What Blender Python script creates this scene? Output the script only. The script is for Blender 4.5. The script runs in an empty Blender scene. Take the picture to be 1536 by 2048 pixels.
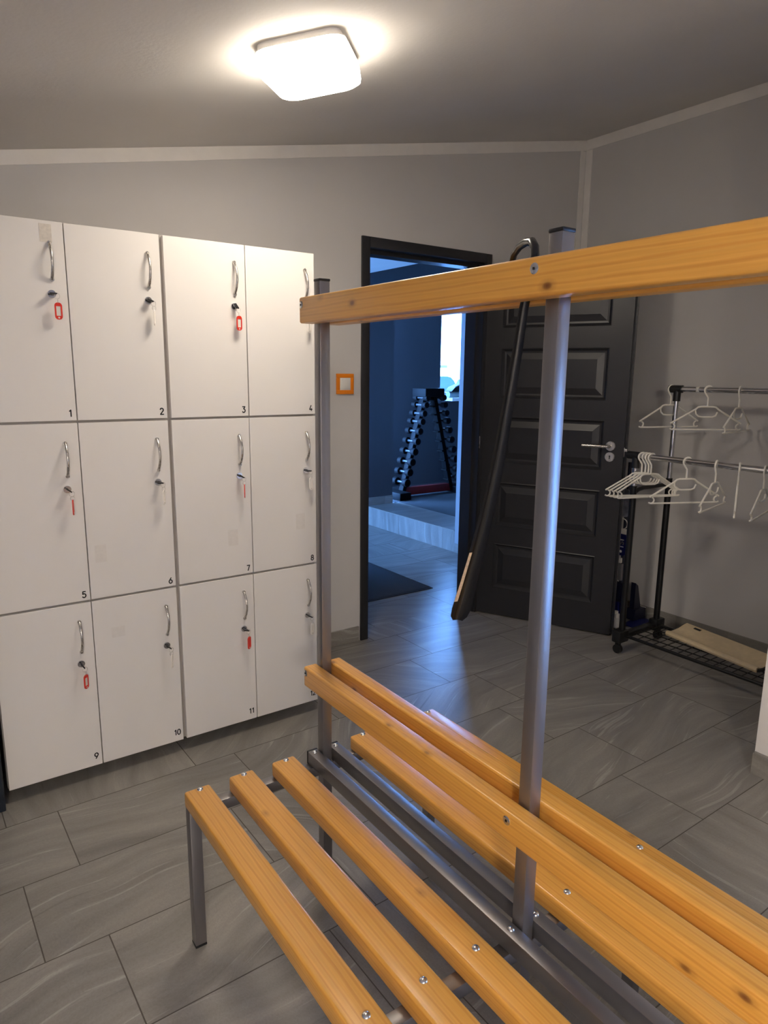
import bpy, bmesh, math, random
from mathutils import Vector, Matrix
R = math.radians
PI = math.pi
C = bpy.context.scene.collection
S = bpy.context.scene
random.seed(7)

# ------------------------------------------------------------------ camera
CAM_H, YAW, PITCH, ROLL, FPX = 1.4207, R(35.5392), R(11.2656), R(0.6185), 1383.43
fwd = Vector((math.sin(YAW) * math.cos(PITCH), math.cos(YAW) * math.cos(PITCH), -math.sin(PITCH)))
rt = Vector((math.cos(YAW), -math.sin(YAW), 0))
up = rt.cross(fwd)
rt2 = rt * math.cos(ROLL) + up * math.sin(ROLL)
up2 = up * math.cos(ROLL) - rt * math.sin(ROLL)
cd = bpy.data.cameras.new('camera')
cam = bpy.data.objects.new('camera', cd)
C.objects.link(cam)
cam.matrix_world = Matrix(((rt2.x, up2.x, -fwd.x, 0), (rt2.y, up2.y, -fwd.y, 0), (rt2.z, up2.z, -fwd.z, CAM_H), (0, 0, 0, 1)))
cd.sensor_fit = 'VERTICAL'
cd.sensor_height = 36.0
cd.lens = FPX * 36.0 / 2048.0
cd.clip_start = 0.02
S.camera = cam

# ------------------------------------------------------------------ light and exposure
S.view_settings.view_transform = 'Standard'
S.view_settings.look = 'None'
S.view_settings.gamma = 1
S.view_settings.use_curve_mapping = False
S.view_settings.exposure = 1.42
LAMP_STRENGTH = 16.5
LAMP_COLOUR = (1.0, 0.885, 0.735)
SKY_STRENGTH = 25.0
SKY_COLOUR = (0.145, 0.39, 1.0)
w = bpy.data.worlds.new('sky')
S.world = w
w.use_nodes = True
bg = w.node_tree.nodes['Background']
bg.inputs[0].default_value = (*SKY_COLOUR, 1)
bg.inputs[1].default_value = SKY_STRENGTH

def portal(name, loc, sx, sy, rot):
    l = bpy.data.lights.new(name, 'AREA')
    l.shape = 'RECTANGLE'
    l.size, l.size_y = sx, sy
    l.cycles.is_portal = True
    o = bpy.data.objects.new(name, l)
    o.location = loc
    o.rotation_euler = rot
    C.objects.link(o)
# sky light enters through the three openings
portal('daylight_side_window', (2.6, -0.62, 1.05), 1.4, 0.28, (0, R(90), 0))
portal('daylight_hall_door', (0.78, 4.98, 1.02), 2.05, 0.76, (0, R(-90), 0))
portal('daylight_gym_window', (6.15, 6.36, 1.72), 1.9, 1.1, (R(-90), 0, 0))

# ------------------------------------------------------------------ materials
def srgb(r, g, b):
    f = lambda c: ((c / 255 + 0.055) / 1.055) ** 2.4 if c > 10 else c / 255 / 12.92
    return (f(r), f(g), f(b), 1)

class NT:
    def __init__(s, name):
        s.m = bpy.data.materials.new(name)
        s.m.use_nodes = True
        s.t = s.m.node_tree
        s.b = s.t.nodes['Principled BSDF']
    def n(s, kind, **kw):
        x = s.t.nodes.new(kind)
        for k, v in kw.items():
            if k.startswith('i_'):
                x.inputs[k[2:].replace('_', ' ')].default_value = v
            else:
                setattr(x, k, v)
        return x
    def l(s, a, b):
        s.t.links.new(a, b)
    def ramp(s, src, stops):
        r = s.n('ShaderNodeValToRGB')
        e = r.color_ramp.elements
        while len(e) < len(stops):
            e.new(0.5)
        for el, (p, c) in zip(e, stops):
            el.position = p
            el.color = c
        s.l(src, r.inputs[0])
        return r
    def mix(s, fac, a, b, blend='MIX'):
        x = s.n('ShaderNodeMix', data_type='RGBA', blend_type=blend)
        for sock, v in ((x.inputs[0], fac), (x.inputs[6], a), (x.inputs[7], b)):
            if hasattr(v, 'links'):
                s.l(v, sock)
            else:
                sock.default_value = v
        return x.outputs[2]
    def bump(s, h, strength, dist=0.01):
        b = s.n('ShaderNodeBump')
        b.inputs['Strength'].default_value = strength
        b.inputs['Distance'].default_value = dist
        s.l(h, b.inputs['Height'])
        s.l(b.outputs[0], s.b.inputs['Normal'])

def plain(name, col, rough=0.5, metal=0.0, spec=0.5, var=0.06, scale=12.0, bump=0.0):
    k = NT(name)
    tc = k.n('ShaderNodeTexCoord')
    nz = k.n('ShaderNodeTexNoise')
    nz.inputs['Scale'].default_value = scale
    nz.inputs['Detail'].default_value = 4
    k.l(tc.outputs['Object'], nz.inputs['Vector'])
    c = col
    lo = tuple(x * (1 - var) for x in c[:3]) + (1,)
    hi = tuple(min(1, x * (1 + var)) for x in c[:3]) + (1,)
    r = k.ramp(nz.outputs['Fac'], [(0.3, lo), (0.7, hi)])
    k.l(r.outputs[0], k.b.inputs['Base Color'])
    k.b.inputs['Roughness'].default_value = rough
    k.b.inputs['Metallic'].default_value = metal
    k.b.inputs['Specular IOR Level'].default_value = spec
    if bump:
        n2 = k.n('ShaderNodeTexNoise')
        n2.inputs['Scale'].default_value = scale * 25
        k.l(tc.outputs['Object'], n2.inputs['Vector'])
        k.bump(n2.outputs['Fac'], bump, 0.002)
    return k.m

def wood(name):
    k = NT(name)
    tc = k.n('ShaderNodeTexCoord')
    oi = k.n('ShaderNodeObjectInfo')
    mul = k.n('ShaderNodeMath', operation='MULTIPLY')
    mul.inputs[1].default_value = 37.0
    k.l(oi.outputs['Random'], mul.inputs[0])
    add = k.n('ShaderNodeVectorMath', operation='ADD')
    k.l(tc.outputs['Object'], add.inputs[0])
    k.l(mul.outputs[0], add.inputs[1])
    mp = k.n('ShaderNodeMapping')
    mp.inputs['Scale'].default_value = (1, 0.07, 1)
    k.l(add.outputs[0], mp.inputs[0])
    wv = k.n('ShaderNodeTexWave', wave_type='RINGS', rings_direction='Y')
    wv.inputs['Scale'].default_value = 30
    wv.inputs['Distortion'].default_value = 4
    wv.inputs['Detail'].default_value = 3
    wv.inputs['Detail Scale'].default_value = 1.2
    k.l(mp.outputs[0], wv.inputs['Vector'])
    mp2 = k.n('ShaderNodeMapping')
    mp2.inputs['Scale'].default_value = (90, 2.0, 90)
    k.l(add.outputs[0], mp2.inputs[0])
    nz = k.n('ShaderNodeTexNoise')
    nz.inputs['Scale'].default_value = 3
    nz.inputs['Detail'].default_value = 5
    k.l(mp2.outputs[0], nz.inputs['Vector'])
    base = k.ramp(wv.outputs['Fac'], [(0.0, srgb(229, 166, 74)), (0.65, srgb(233, 172, 81)), (1.0, srgb(221, 155, 66))])
    fine = k.ramp(nz.outputs['Fac'], [(0.3, (0.93, 0.92, 0.90, 1)), (0.7, (1.03, 1.03, 1.03, 1))])
    c1 = k.mix(1.0, base.outputs[0], fine.outputs[0], 'MULTIPLY')
    # knots: a sparse set of small round dark marks with a soft ring
    mp3 = k.n('ShaderNodeMapping')
    mp3.inputs['Scale'].default_value = (13, 7.5, 13)
    k.l(add.outputs[0], mp3.inputs[0])
    vo = k.n('ShaderNodeTexVoronoi')
    vo.inputs['Scale'].default_value = 1.0
    k.l(mp3.outputs[0], vo.inputs['Vector'])
    kn = k.ramp(vo.outputs['Distance'], [(0.0, (1, 1, 1, 1)), (0.05, (0.75, 0.75, 0.75, 1)), (0.085, (0.25, 0.25, 0.25, 1)), (0.16, (0, 0, 0, 1))])
    c2 = k.mix(kn.outputs[0], c1, srgb(104, 52, 18))
    k.l(c2, k.b.inputs['Base Color'])
    k.b.inputs['Roughness'].default_value = 0.34
    k.b.inputs['Coat Weight'].default_value = 0.25
    k.b.inputs['Coat Roughness'].default_value = 0.2
    k.bump(nz.outputs['Fac'], 0.05, 0.002)
    return k.m

def tile_mat(name, tint=(1, 1, 1)):
    """stone-look porcelain; every tile has its own UV rotation/offset so the veining differs"""
    k = NT(name)
    uv = k.n('ShaderNodeUVMap')
    uv.uv_map = 'tile'
    warp = k.n('ShaderNodeTexNoise')
    warp.inputs['Scale'].default_value = 0.38
    warp.inputs['Detail'].default_value = 2
    k.l(uv.outputs[0], warp.inputs['Vector'])
    sc = k.n('ShaderNodeVectorMath', operation='SCALE')
    sc.inputs['Scale'].default_value = 1.15
    k.l(warp.outputs['Color'], sc.inputs[0])
    ad = k.n('ShaderNodeVectorMath', operation='ADD')
    k.l(uv.outputs[0], ad.inputs[0])
    k.l(sc.outputs[0], ad.inputs[1])
    def stretched(sx, sy, scale, detail, rough=0.6):
        mp = k.n('ShaderNodeMapping')
        mp.inputs['Scale'].default_value = (sx, sy, 1)
        k.l(ad.outputs[0], mp.inputs[0])
        nz = k.n('ShaderNodeTexNoise')
        nz.inputs['Scale'].default_value = scale
        nz.inputs['Detail'].default_value = detail
        nz.inputs['Roughness'].default_value = rough
        k.l(mp.outputs[0], nz.inputs['Vector'])
        return nz.outputs['Fac']
    a = stretched(0.28, 2.6, 1.6, 7)
    b = stretched(0.30, 7.5, 1.6, 5)
    g = stretched(20, 20, 3.0, 6, 0.7)
    T = lambda r, gg, bb: tuple(x * t for x, t in zip(srgb(r, gg, bb)[:3], tint)) + (1,)
    base = k.ramp(a, [(0.3, T(122, 118, 113)), (0.5, T(138, 134, 128)), (0.7, T(156, 151, 144))])
    vein = k.ramp(b, [(0.60, (0, 0, 0, 1)), (0.67, (0.55, 0.55, 0.55, 1)), (0.74, (0.1, 0.1, 0.1, 1))])
    c1 = k.mix(vein.outputs[0], base.outputs[0], T(184, 180, 174))
    dark = k.ramp(b, [(0.26, (0.5, 0.5, 0.5, 1)), (0.36, (0, 0, 0, 1))])
    c2 = k.mix(dark.outputs[0], c1, T(88, 86, 84))
    gr = k.ramp(g, [(0.3, (0.88, 0.88, 0.88, 1)), (0.7, (1.08, 1.08, 1.08, 1))])
    c3 = k.mix(1.0, c2, gr.outputs[0], 'MULTIPLY')
    k.l(c3, k.b.inputs['Base Color'])
    rr = k.ramp(g, [(0.3, (0.27, 0.27, 0.27, 1)), (0.7, (0.38, 0.38, 0.38, 1))])
    k.l(rr.outputs[0], k.b.inputs['Roughness'])
    k.bump(a, 0.08, 0.004)
    return k.m

def brushed(name, col, rough=0.3, metal=1.0):
    k = NT(name)
    tc = k.n('ShaderNodeTexCoord')
    mp = k.n('ShaderNodeMapping')
    mp.inputs['Scale'].default_value = (60, 60, 4)
    k.l(tc.outputs['Object'], mp.inputs[0])
    nz = k.n('ShaderNodeTexNoise')
    nz.inputs['Scale'].default_value = 6
    k.l(mp.outputs[0], nz.inputs['Vector'])
    r = k.ramp(nz.outputs['Fac'], [(0.3, (rough * 0.85,) * 3 + (1,)), (0.7, (rough * 1.15,) * 3 + (1,))])
    k.l(r.outputs[0], k.b.inputs['Roughness'])
    k.b.inputs['Base Color'].default_value = col
    k.b.inputs['Metallic'].default_value = metal
    return k.m

def carpet(name, col):
    k = NT(name)
    tc = k.n('ShaderNodeTexCoord')
    wv = k.n('ShaderNodeTexWave', wave_type='BANDS', bands_direction='X')
    wv.inputs['Scale'].default_value = 28
    wv.inputs['Distortion'].default_value = 1.2
    wv.inputs['Detail Scale'].default_value = 8
    k.l(tc.outputs['Object'], wv.inputs['Vector'])
    r = k.ramp(wv.outputs['Fac'], [(0.1, tuple(x * 0.5 for x in col[:3]) + (1,)), (0.8, col)])
    k.l(r.outputs[0], k.b.inputs['Base Color'])
    k.b.inputs['Roughness'].default_value = 0.95
    k.bump(wv.outputs['Fac'], 0.6, 0.004)
    return k.m

def emissive(name, col, strength):
    k = NT(name)
    tc = k.n('ShaderNodeTexCoord')
    nz = k.n('ShaderNodeTexNoise')
    nz.inputs['Scale'].default_value = 2
    k.l(tc.outputs['Object'], nz.inputs['Vector'])
    r = k.ramp(nz.outputs['Fac'], [(0.2, tuple(c * 0.97 for c in col) + (1,)), (0.8, col + (1,))])
    k.l(r.outputs[0], k.b.inputs['Emission Color'])
    k.b.inputs['Emission Strength'].default_value = strength
    k.b.inputs['Base Color'].default_value = (0.9, 0.9, 0.9, 1)
    k.b.inputs['Roughness'].default_value = 0.5
    return k.m

def glass(name):
    k = NT(name)
    out = k.t.nodes['Material Output']
    tr = k.n('ShaderNodeBsdfTransparent')
    gl = k.n('ShaderNodeBsdfGlossy')
    gl.inputs['Roughness'].default_value = 0.02
    fr = k.n('ShaderNodeFresnel')
    fr.inputs[0].default_value = 1.35
    mx = k.n('ShaderNodeMixShader')
    k.l(fr.outputs[0], mx.inputs[0])
    k.l(tr.outputs[0], mx.inputs[1])
    k.l(gl.outputs[0], mx.inputs[2])
    k.l(mx.outputs[0], out.inputs[0])
    return k.m

M = dict(
    wall=plain('grey_wall_paint', srgb(204, 201, 199), 0.75, var=0.02, scale=3, bump=0.12),
    ceiling=plain('ceiling_plaster', srgb(226, 222, 217), 0.85, var=0.02, scale=3, bump=0.25),
    trim=plain('pale_trim_paint', srgb(236, 232, 227), 0.6, var=0.03),
    locker=plain('white_melamine', srgb(228, 224, 219), 0.42, var=0.015, scale=2),
    edge=plain('locker_edge_band', srgb(176, 170, 164), 0.5),
    black=plain('black_plastic', srgb(24, 24, 26), 0.42),
    gloss=plain('glossy_black_plastic', srgb(14, 13, 13), 0.22),
    blackm=plain('black_metal', srgb(22, 22, 24), 0.35, metal=0.2),
    wood=wood('lacquered_pine'),
    steel=plain('grey_painted_steel', srgb(146, 143, 144), 0.37, metal=0.85, var=0.03),
    darksteel=plain('dark_steel', srgb(52, 53, 56), 0.4, metal=0.5),
    chrome=brushed('chrome', (0.72, 0.72, 0.74, 1), 0.12),
    inox=brushed('brushed_steel', (0.62, 0.59, 0.55, 1), 0.28),
    bolt=brushed('zinc_bolt', (0.78, 0.78, 0.78, 1), 0.2),
    tile=tile_mat('stone_look_tile'),
    grout=plain('grout', srgb(92, 86, 80), 0.9),
    groutw=plain('pale_grout', srgb(150, 142, 132), 0.9),
    door=plain('charcoal_door_paint', srgb(40, 40, 43), 0.36, var=0.05, scale=30),
    orange=plain('orange_plastic', srgb(240, 135, 20), 0.35),
    white=plain('white_plastic', srgb(235, 232, 226), 0.35),
    cream=plain('cream_plastic', srgb(245, 240, 228), 0.4),
    red=plain('red_plastic', srgb(214, 48, 30), 0.35),
    clear=plain('milky_plastic', srgb(242, 236, 228), 0.3),
    paper=plain('paper_insert', srgb(214, 210, 200), 0.8),
    ink=plain('black_ink', srgb(16, 16, 16), 0.6),
    tape=plain('old_tape', srgb(213, 206, 195), 0.3, var=0.08, scale=120),
    tapef=plain('faint_tape_residue', srgb(222, 217, 211), 0.35, var=0.03, scale=90),
    lamp=emissive('lamp_diffuser_glow', LAMP_COLOUR, LAMP_STRENGTH),
    lampside=emissive('lamp_diffuser_side_glow', LAMP_COLOUR, LAMP_STRENGTH * 0.34),
    fill_lamp=emissive('fill_lamp_glow', LAMP_COLOUR, LAMP_STRENGTH * 5.6),  # stronger glow for the added fill lamp out of view
    lampbase=plain('lamp_white_metal', srgb(235, 232, 228), 0.4),
    navy=plain('navy_laminate', srgb(34, 42, 54), 0.4),
    gymwall=plain('hall_grey_paint', srgb(64, 65, 70), 0.8, var=0.02, scale=3),
    hallpale=plain('hall_pale_paint', srgb(150, 150, 152), 0.8, var=0.02, scale=3),
    rubber=plain('rubber_gym_floor', srgb(42, 43, 46), 0.75, var=0.2, scale=150),
    mat=carpet('ribbed_mat', srgb(70, 72, 76)),
    matedge=plain('mat_rubber_edge', srgb(30, 30, 32), 0.7),
    iron=plain('black_rubber_iron', srgb(11, 11, 12), 0.6, spec=0.08),
    beige=plain('beige_canvas', srgb(206, 186, 150), 0.7, var=0.06, scale=40, bump=0.2),
    blue=plain('blue_plastic', srgb(18, 24, 84), 0.4),
    dblue=plain('dark_blue_plastic', srgb(16, 19, 44), 0.45),
    grey=plain('grey_plastic', srgb(120, 118, 120), 0.5),
    film=plain('clear_film', srgb(120, 122, 134), 0.15, var=0.4, scale=25),
    redm=plain('dark_red_metal', srgb(110, 26, 22), 0.4),
    glass=glass('window_glass'),
    carpaint=plain('white_car_paint', srgb(235, 238, 242), 0.25),
    carglass=plain('tinted_car_glass', srgb(16, 40, 66), 0.2, spec=0.15),
    house=plain('white_render_outdoor', srgb(242, 240, 236), 0.9),
    asphalt=plain('yard_paving', srgb(140, 138, 134), 0.9),
    pale=plain('pale_foam', srgb(180, 205, 205), 0.6),
    bag=plain('black_bag_fabric', srgb(20, 21, 26), 0.5),
    sticker=plain('worn_sticker', srgb(200, 176, 150), 0.6, var=0.2, scale=200),
)

# ------------------------------------------------------------------ mesh helpers
class MB:
    """collects geometry, then links it as ONE mesh object"""
    def __init__(s):
        s.bm = bmesh.new()
    def box(s, c, d, bev=0.0, seg=2, mat=0, rot=None):
        r = bmesh.ops.create_cube(s.bm, size=1.0)
        vs = r['verts']
        for v in vs:
            v.co = Vector((v.co.x * d[0], v.co.y * d[1], v.co.z * d[2]))
        fs = list({f for v in vs for f in v.link_faces})
        if bev > 0:
            es = list({e for v in vs for e in v.link_edges})
            b = bmesh.ops.bevel(s.bm, geom=es, offset=bev, segments=seg, profile=0.5, affect='EDGES')
            vs = list({v for f in b['faces'] for v in f.verts} | {v for v in vs if v.is_valid})
            fs = list({f for v in vs for f in v.link_faces})
        for v in vs:
            if rot is not None:
                v.co = rot @ v.co
            v.co += Vector(c)
        for f in fs:
            f.material_index = mat
            f.smooth = bev > 0
        return s
    def span(s, a, b, bev=0.0, seg=2, mat=0):
        c = [(p + q) / 2 for p, q in zip(a, b)]
        d = [abs(q - p) for p, q in zip(a, b)]
        return s.box(c, d, bev, seg, mat)
    def tube(s, pts, r, seg=10, mat=0, closed=False, flat=None):
        """round tube along a polyline; r may be a list; flat=(rx, ry, refdir) makes an oval section"""
        P = [Vector(p) for p in pts]
        n = len(P)
        rs = r if isinstance(r, (list, tuple)) else [r] * n
        rings = []
        ref = None
        for i in range(n):
            if closed:
                t = (P[(i + 1) % n] - P[i - 1]).normalized()
            elif i == 0:
                t = (P[1] - P[0]).normalized()
            elif i == n - 1:
                t = (P[-1] - P[-2]).normalized()
            else:
                t = ((P[i] - P[i - 1]).normalized() + (P[i + 1] - P[i]).normalized()).normalized()
            if ref is None:
                ref = Vector((0, 0, 1)) if abs(t.z) < 0.9 else Vector((1, 0, 0))
            u = (ref - t * ref.dot(t)).normalized()
            ref = u
            v = t.cross(u)
            rings.append([s.bm.verts.new(P[i] + (u * math.cos(a) + v * math.sin(a)) * rs[i]) for a in (2 * PI * k / seg for k in range(seg))])
        for i in range(n if closed else n - 1):
            A, B = rings[i], rings[(i + 1) % n]
            for k in range(seg):
                f = s.bm.faces.new((A[k], A[(k + 1) % seg], B[(k + 1) % seg], B[k]))
                f.smooth = True
                f.material_index = mat
        if not closed:
            f = s.bm.faces.new(rings[0][::-1]); f.material_index = mat
            f = s.bm.faces.new(rings[-1]); f.material_index = mat
        return s
    def cyl(s, a, b, r, seg=20, mat=0):
        return s.tube([a, b], r, seg, mat)
    def lathe(s, prof, c=(0, 0, 0), axis='z', seg=24, mat=0):
        """profile of (radius, height)"""
        rings = []
        for (r, h) in prof:
            ring = []
            for k in range(seg):
                a = 2 * PI * k / seg
                x, y = r * math.cos(a), r * math.sin(a)
                co = {'z': (x, y, h), 'y': (x, h, y), 'x': (h, x, y)}[axis]
                ring.append(s.bm.verts.new(Vector(co) + Vector(c)))
            rings.append(ring)
        for A, B in zip(rings, rings[1:]):
            for k in range(seg):
                f = s.bm.faces.new((A[k], A[(k + 1) % seg], B[(k + 1) % seg], B[k]))
                f.smooth = True
                f.material_index = mat
        for ring in (rings[0], rings[-1]):
            f = s.bm.faces.new(ring)
            f.material_index = mat
        return s
    def prism(s, poly, plane, a, b, mat=0, smooth=False):
        """polygon in plane 'xz','xy','yz' swept from a to b along the remaining axis"""
        def co(p, h):
            return {'xz': (p[0], h, p[1]), 'xy': (p[0], p[1], h), 'yz': (h, p[0], p[1])}[plane]
        A = [s.bm.verts.new(co(p, a)) for p in poly]
        B = [s.bm.verts.new(co(p, b)) for p in poly]
        n = len(poly)
        fs = [s.bm.faces.new(A[::-1]), s.bm.faces.new(B)]
        for i in range(n):
            f = s.bm.faces.new((A[i], A[(i + 1) % n], B[(i + 1) % n], B[i]))
            f.smooth = smooth
            fs.append(f)
        for f in fs:
            f.material_index = mat
        return s
    def build(s, name, mats, parent=None, loc=None, rot=None, sharp=True):
        bmesh.ops.recalc_face_normals(s.bm, faces=s.bm.faces[:])
        me = bpy.data.meshes.new(name)
        s.bm.to_mesh(me)
        s.bm.free()
        if not isinstance(mats, (list, tuple)):
            mats = [mats]
        for m in mats:
            me.materials.append(m)
        if sharp:
            me.set_sharp_from_angle(angle=R(40))
        o = bpy.data.objects.new(name, me)
        C.objects.link(o)
        if parent is not None:
            o.parent = parent
        if loc is not None:
            o.location = loc
        if rot is not None:
            o.rotation_euler = rot
        return o

def empty(name, loc=(0, 0, 0), rz=0.0):
    o = bpy.data.objects.new(name, None)
    o.empty_display_size = 0.1
    o.location = loc
    o.rotation_euler = (0, 0, rz)
    C.objects.link(o)
    return o

def tag(o, label=None, cat=None, group=None, kind=None):
    if label: o['label'] = label
    if cat: o['category'] = cat
    if group: o['group'] = group
    if kind: o['kind'] = kind
    return o

def copy_tree(o, parent=None):
    c = o.copy()
    C.objects.link(c)
    if parent is not None:
        c.parent = parent
    for ch in list(o.children):
        copy_tree(ch, c)
    return c

GLYPH = {
    '1': [[(0.14, 0.80), (0.34, 1.0), (0.34, 0.0)]],
    '7': [[(0.05, 1.0), (0.56, 1.0), (0.22, 0.0)]],
    '4': [[(0.42, 0.0), (0.42, 0.42)], [(0.36, 1.0), (0.04, 0.24), (0.60, 0.24)]],
    'I': [[(0.2, 0.0), (0.2, 1.0)]],
}
def _e(cx, cy, rx, ry, a0, a1, n=14):
    return [(cx + rx * math.cos(math.radians(a0 + (a1 - a0) * i / n)), cy + ry * math.sin(math.radians(a0 + (a1 - a0) * i / n))) for i in range(n + 1)]
GLYPH['0'] = [_e(0.32, 0.5, 0.27, 0.5, 90, 450, 24)]
GLYPH['2'] = [_e(0.30, 0.72, 0.26, 0.28, 165, -35, 14) + [(0.05, 0.0), (0.60, 0.0)]]
GLYPH['3'] = [[(0.05, 1.0), (0.54, 1.0), (0.27, 0.62)] + _e(0.28, 0.30, 0.28, 0.31, 85, -150, 14)]
GLYPH['5'] = [[(0.54, 1.0), (0.14, 1.0), (0.10, 0.56)] + _e(0.29, 0.32, 0.28, 0.32, 125, -150, 14)]
GLYPH['6'] = [[(0.42, 1.0)] + _e(0.31, 0.31, 0.27, 0.31, 150, 510, 22)]
GLYPH['9'] = [[(0.20, 0.0)] + _e(0.31, 0.69, 0.27, 0.31, -30, 330, 22)]
GLYPH['8'] = [_e(0.31, 0.75, 0.22, 0.25, -90, 270, 20), _e(0.31, 0.25, 0.27, 0.27, 90, 450, 22)]
GLYPH['S'] = [_e(0.28, 0.74, 0.23, 0.26, 30, 270, 12) + _e(0.28, 0.25, 0.24, 0.25, 90, -150, 12)]
def lettering(name, body, h, mat, parent, loc, rot, weight=0.15, gap=0.16):
    """flat stroke lettering, one thin mesh; local x to the right, z up, facing -y"""
    m = MB()
    x = 0.0
    W = {'1': 0.42, 'I': 0.4, '4': 0.62, '7': 0.58}
    tot = sum(W.get(c, 0.62) for c in body) + gap * (len(body) - 1)
    for c in body:
        for st_ in GLYPH[c]:
            P = [((x + a - tot / 2) * h, (b_ - 0.5) * h) for a, b_ in st_]
            hw = weight * h / 2
            for (x0_, z0_), (x1_, z1_) in zip(P, P[1:]):
                L_ = math.hypot(x1_ - x0_, z1_ - z0_)
                if L_ < 1e-7:
                    continue
                ux, uz = (x1_ - x0_) / L_, (z1_ - z0_) / L_
                ex = hw * 0.45
                q = [(x0_ - ux * ex - uz * hw, z0_ - uz * ex + ux * hw), (x0_ - ux * ex + uz * hw, z0_ - uz * ex - ux * hw), (x1_ + ux * ex + uz * hw, z1_ + uz * ex - ux * hw), (x1_ + ux * ex - uz * hw, z1_ + uz * ex + ux * hw)]
                m.prism(q, 'xz', -0.0004, 0.0)
        x += W.get(c, 0.62) + gap
    return m.build(name, mat, parent, loc, rot)

def arc(cx, cy, r, a0, a1, n=8):
    return [(cx + r * math.cos(R(a0 + (a1 - a0) * i / n)), cy + r * math.sin(R(a0 + (a1 - a0) * i / n))) for i in range(n + 1)]

def rrect(w, h, r, n=5):
    p = []
    for sx, sy, a in ((1, 1, 0), (-1, 1, 90), (-1, -1, 180), (1, -1, 270)):
        p += arc(sx * (w / 2 - r), sy * (h / 2 - r), r, a, a + 90, n)
    return p

# ------------------------------------------------------------------ the setting
XL, XR, YF, YB = -1.3, 3.583, -1.8, 2.968
CZ = lambda x: 2.107 + 0.195 * x            # the sloping ceiling
DX0, DX1, DTOP = 2.012, 2.79, 2.03          # clear door opening
HY = 3.09                                   # hall side of the back wall

def tiled_floor(name, x0, x1, y0, y1, zt, rot, rows_y, offs, L=0.6205, mats=None):
    """rows_y: list of row boundaries (local y), offs: joint x of every row; tiles as faces with their own uv"""
    bm = bmesh.new()
    uvl = bm.loops.layers.uv.new('tile')
    g = 0.0016
    rnd = random.Random(hash(name) % 1000 if False else len(name) * 13)
    for (ya, yb), off in zip(zip(rows_y, rows_y[1:]), offs):
        i0 = math.floor((x0 - off) / L)
        i1 = math.ceil((x1 - off) / L)
        for i in range(i0, i1):
            xa, xb = max(off + i * L, x0), min(off + (i + 1) * L, x1)
            if xb - xa < 0.01:
                continue
            vs = [bm.verts.new((x, y, zt)) for x, y in ((xa + g, ya + g), (xb - g, ya + g), (xb - g, yb - g), (xa + g, yb - g))]
            f = bm.faces.new(vs)
            a = rnd.choice([0, 0, 180, 180, 30, 210, -35, 90]) + rnd.uniform(-14, 14)
            ox, oy = rnd.uniform(0, 60), rnd.uniform(0, 60)
            ca, sa = math.cos(R(a)), math.sin(R(a))
            for lp in f.loops:
                x, y = lp.vert.co.x - xa, lp.vert.co.y - ya
                lp[uvl].uv = (ox + (x * ca - y * sa) * 3, oy + (x * sa + y * ca) * 3)
    vs = [bm.verts.new(p) for p in ((x0, rows_y[0], zt - 0.0012), (x1, rows_y[0], zt - 0.0012), (x1, rows_y[-1], zt - 0.0012), (x0, rows_y[-1], zt - 0.0012))]
    f = bm.faces.new(vs)
    f.material_index = 1
    vb = [bm.verts.new((v.co.x, v.co.y, zt - 0.05)) for v in vs]
    f = bm.faces.new(vb[::-1])
    f.material_index = 1
    me = bpy.data.meshes.new(name)
    bm.to_mesh(me)
    bm.free()
    for m in (mats or (M['tile'], M['grout'])):
        me.materials.append(m)
    o = bpy.data.objects.new(name, me)
    o.rotation_euler = (0, 0, rot)
    C.objects.link(o)
    tag(o, kind='structure')
    return o

# changing room floor: tiles laid along the back wall, turned by about half a degree
PIT = 0.313
yr0 = 1.960
rows = [yr0 + PIT * k for k in range(-13, 4)]
rows.append(3.075)
offs = []
for k in range(-13, 4):
    offs.append(0.337 if k % 2 == 0 else 0.187)
offs[-1] = 0.187
tiled_floor('floor', -1.45, 3.75, 0, 0, 0.0, R(0.45), rows, offs)
hrows = [3.072 + PIT * k for k in range(0, 9)]
tiled_floor('floor_hall', 0.6, 3.76, 0, 0, 0.0, R(0.45), hrows, [0.337 - 0.024 if k % 2 == 0 else 0.187 for k in range(8)])

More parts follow.
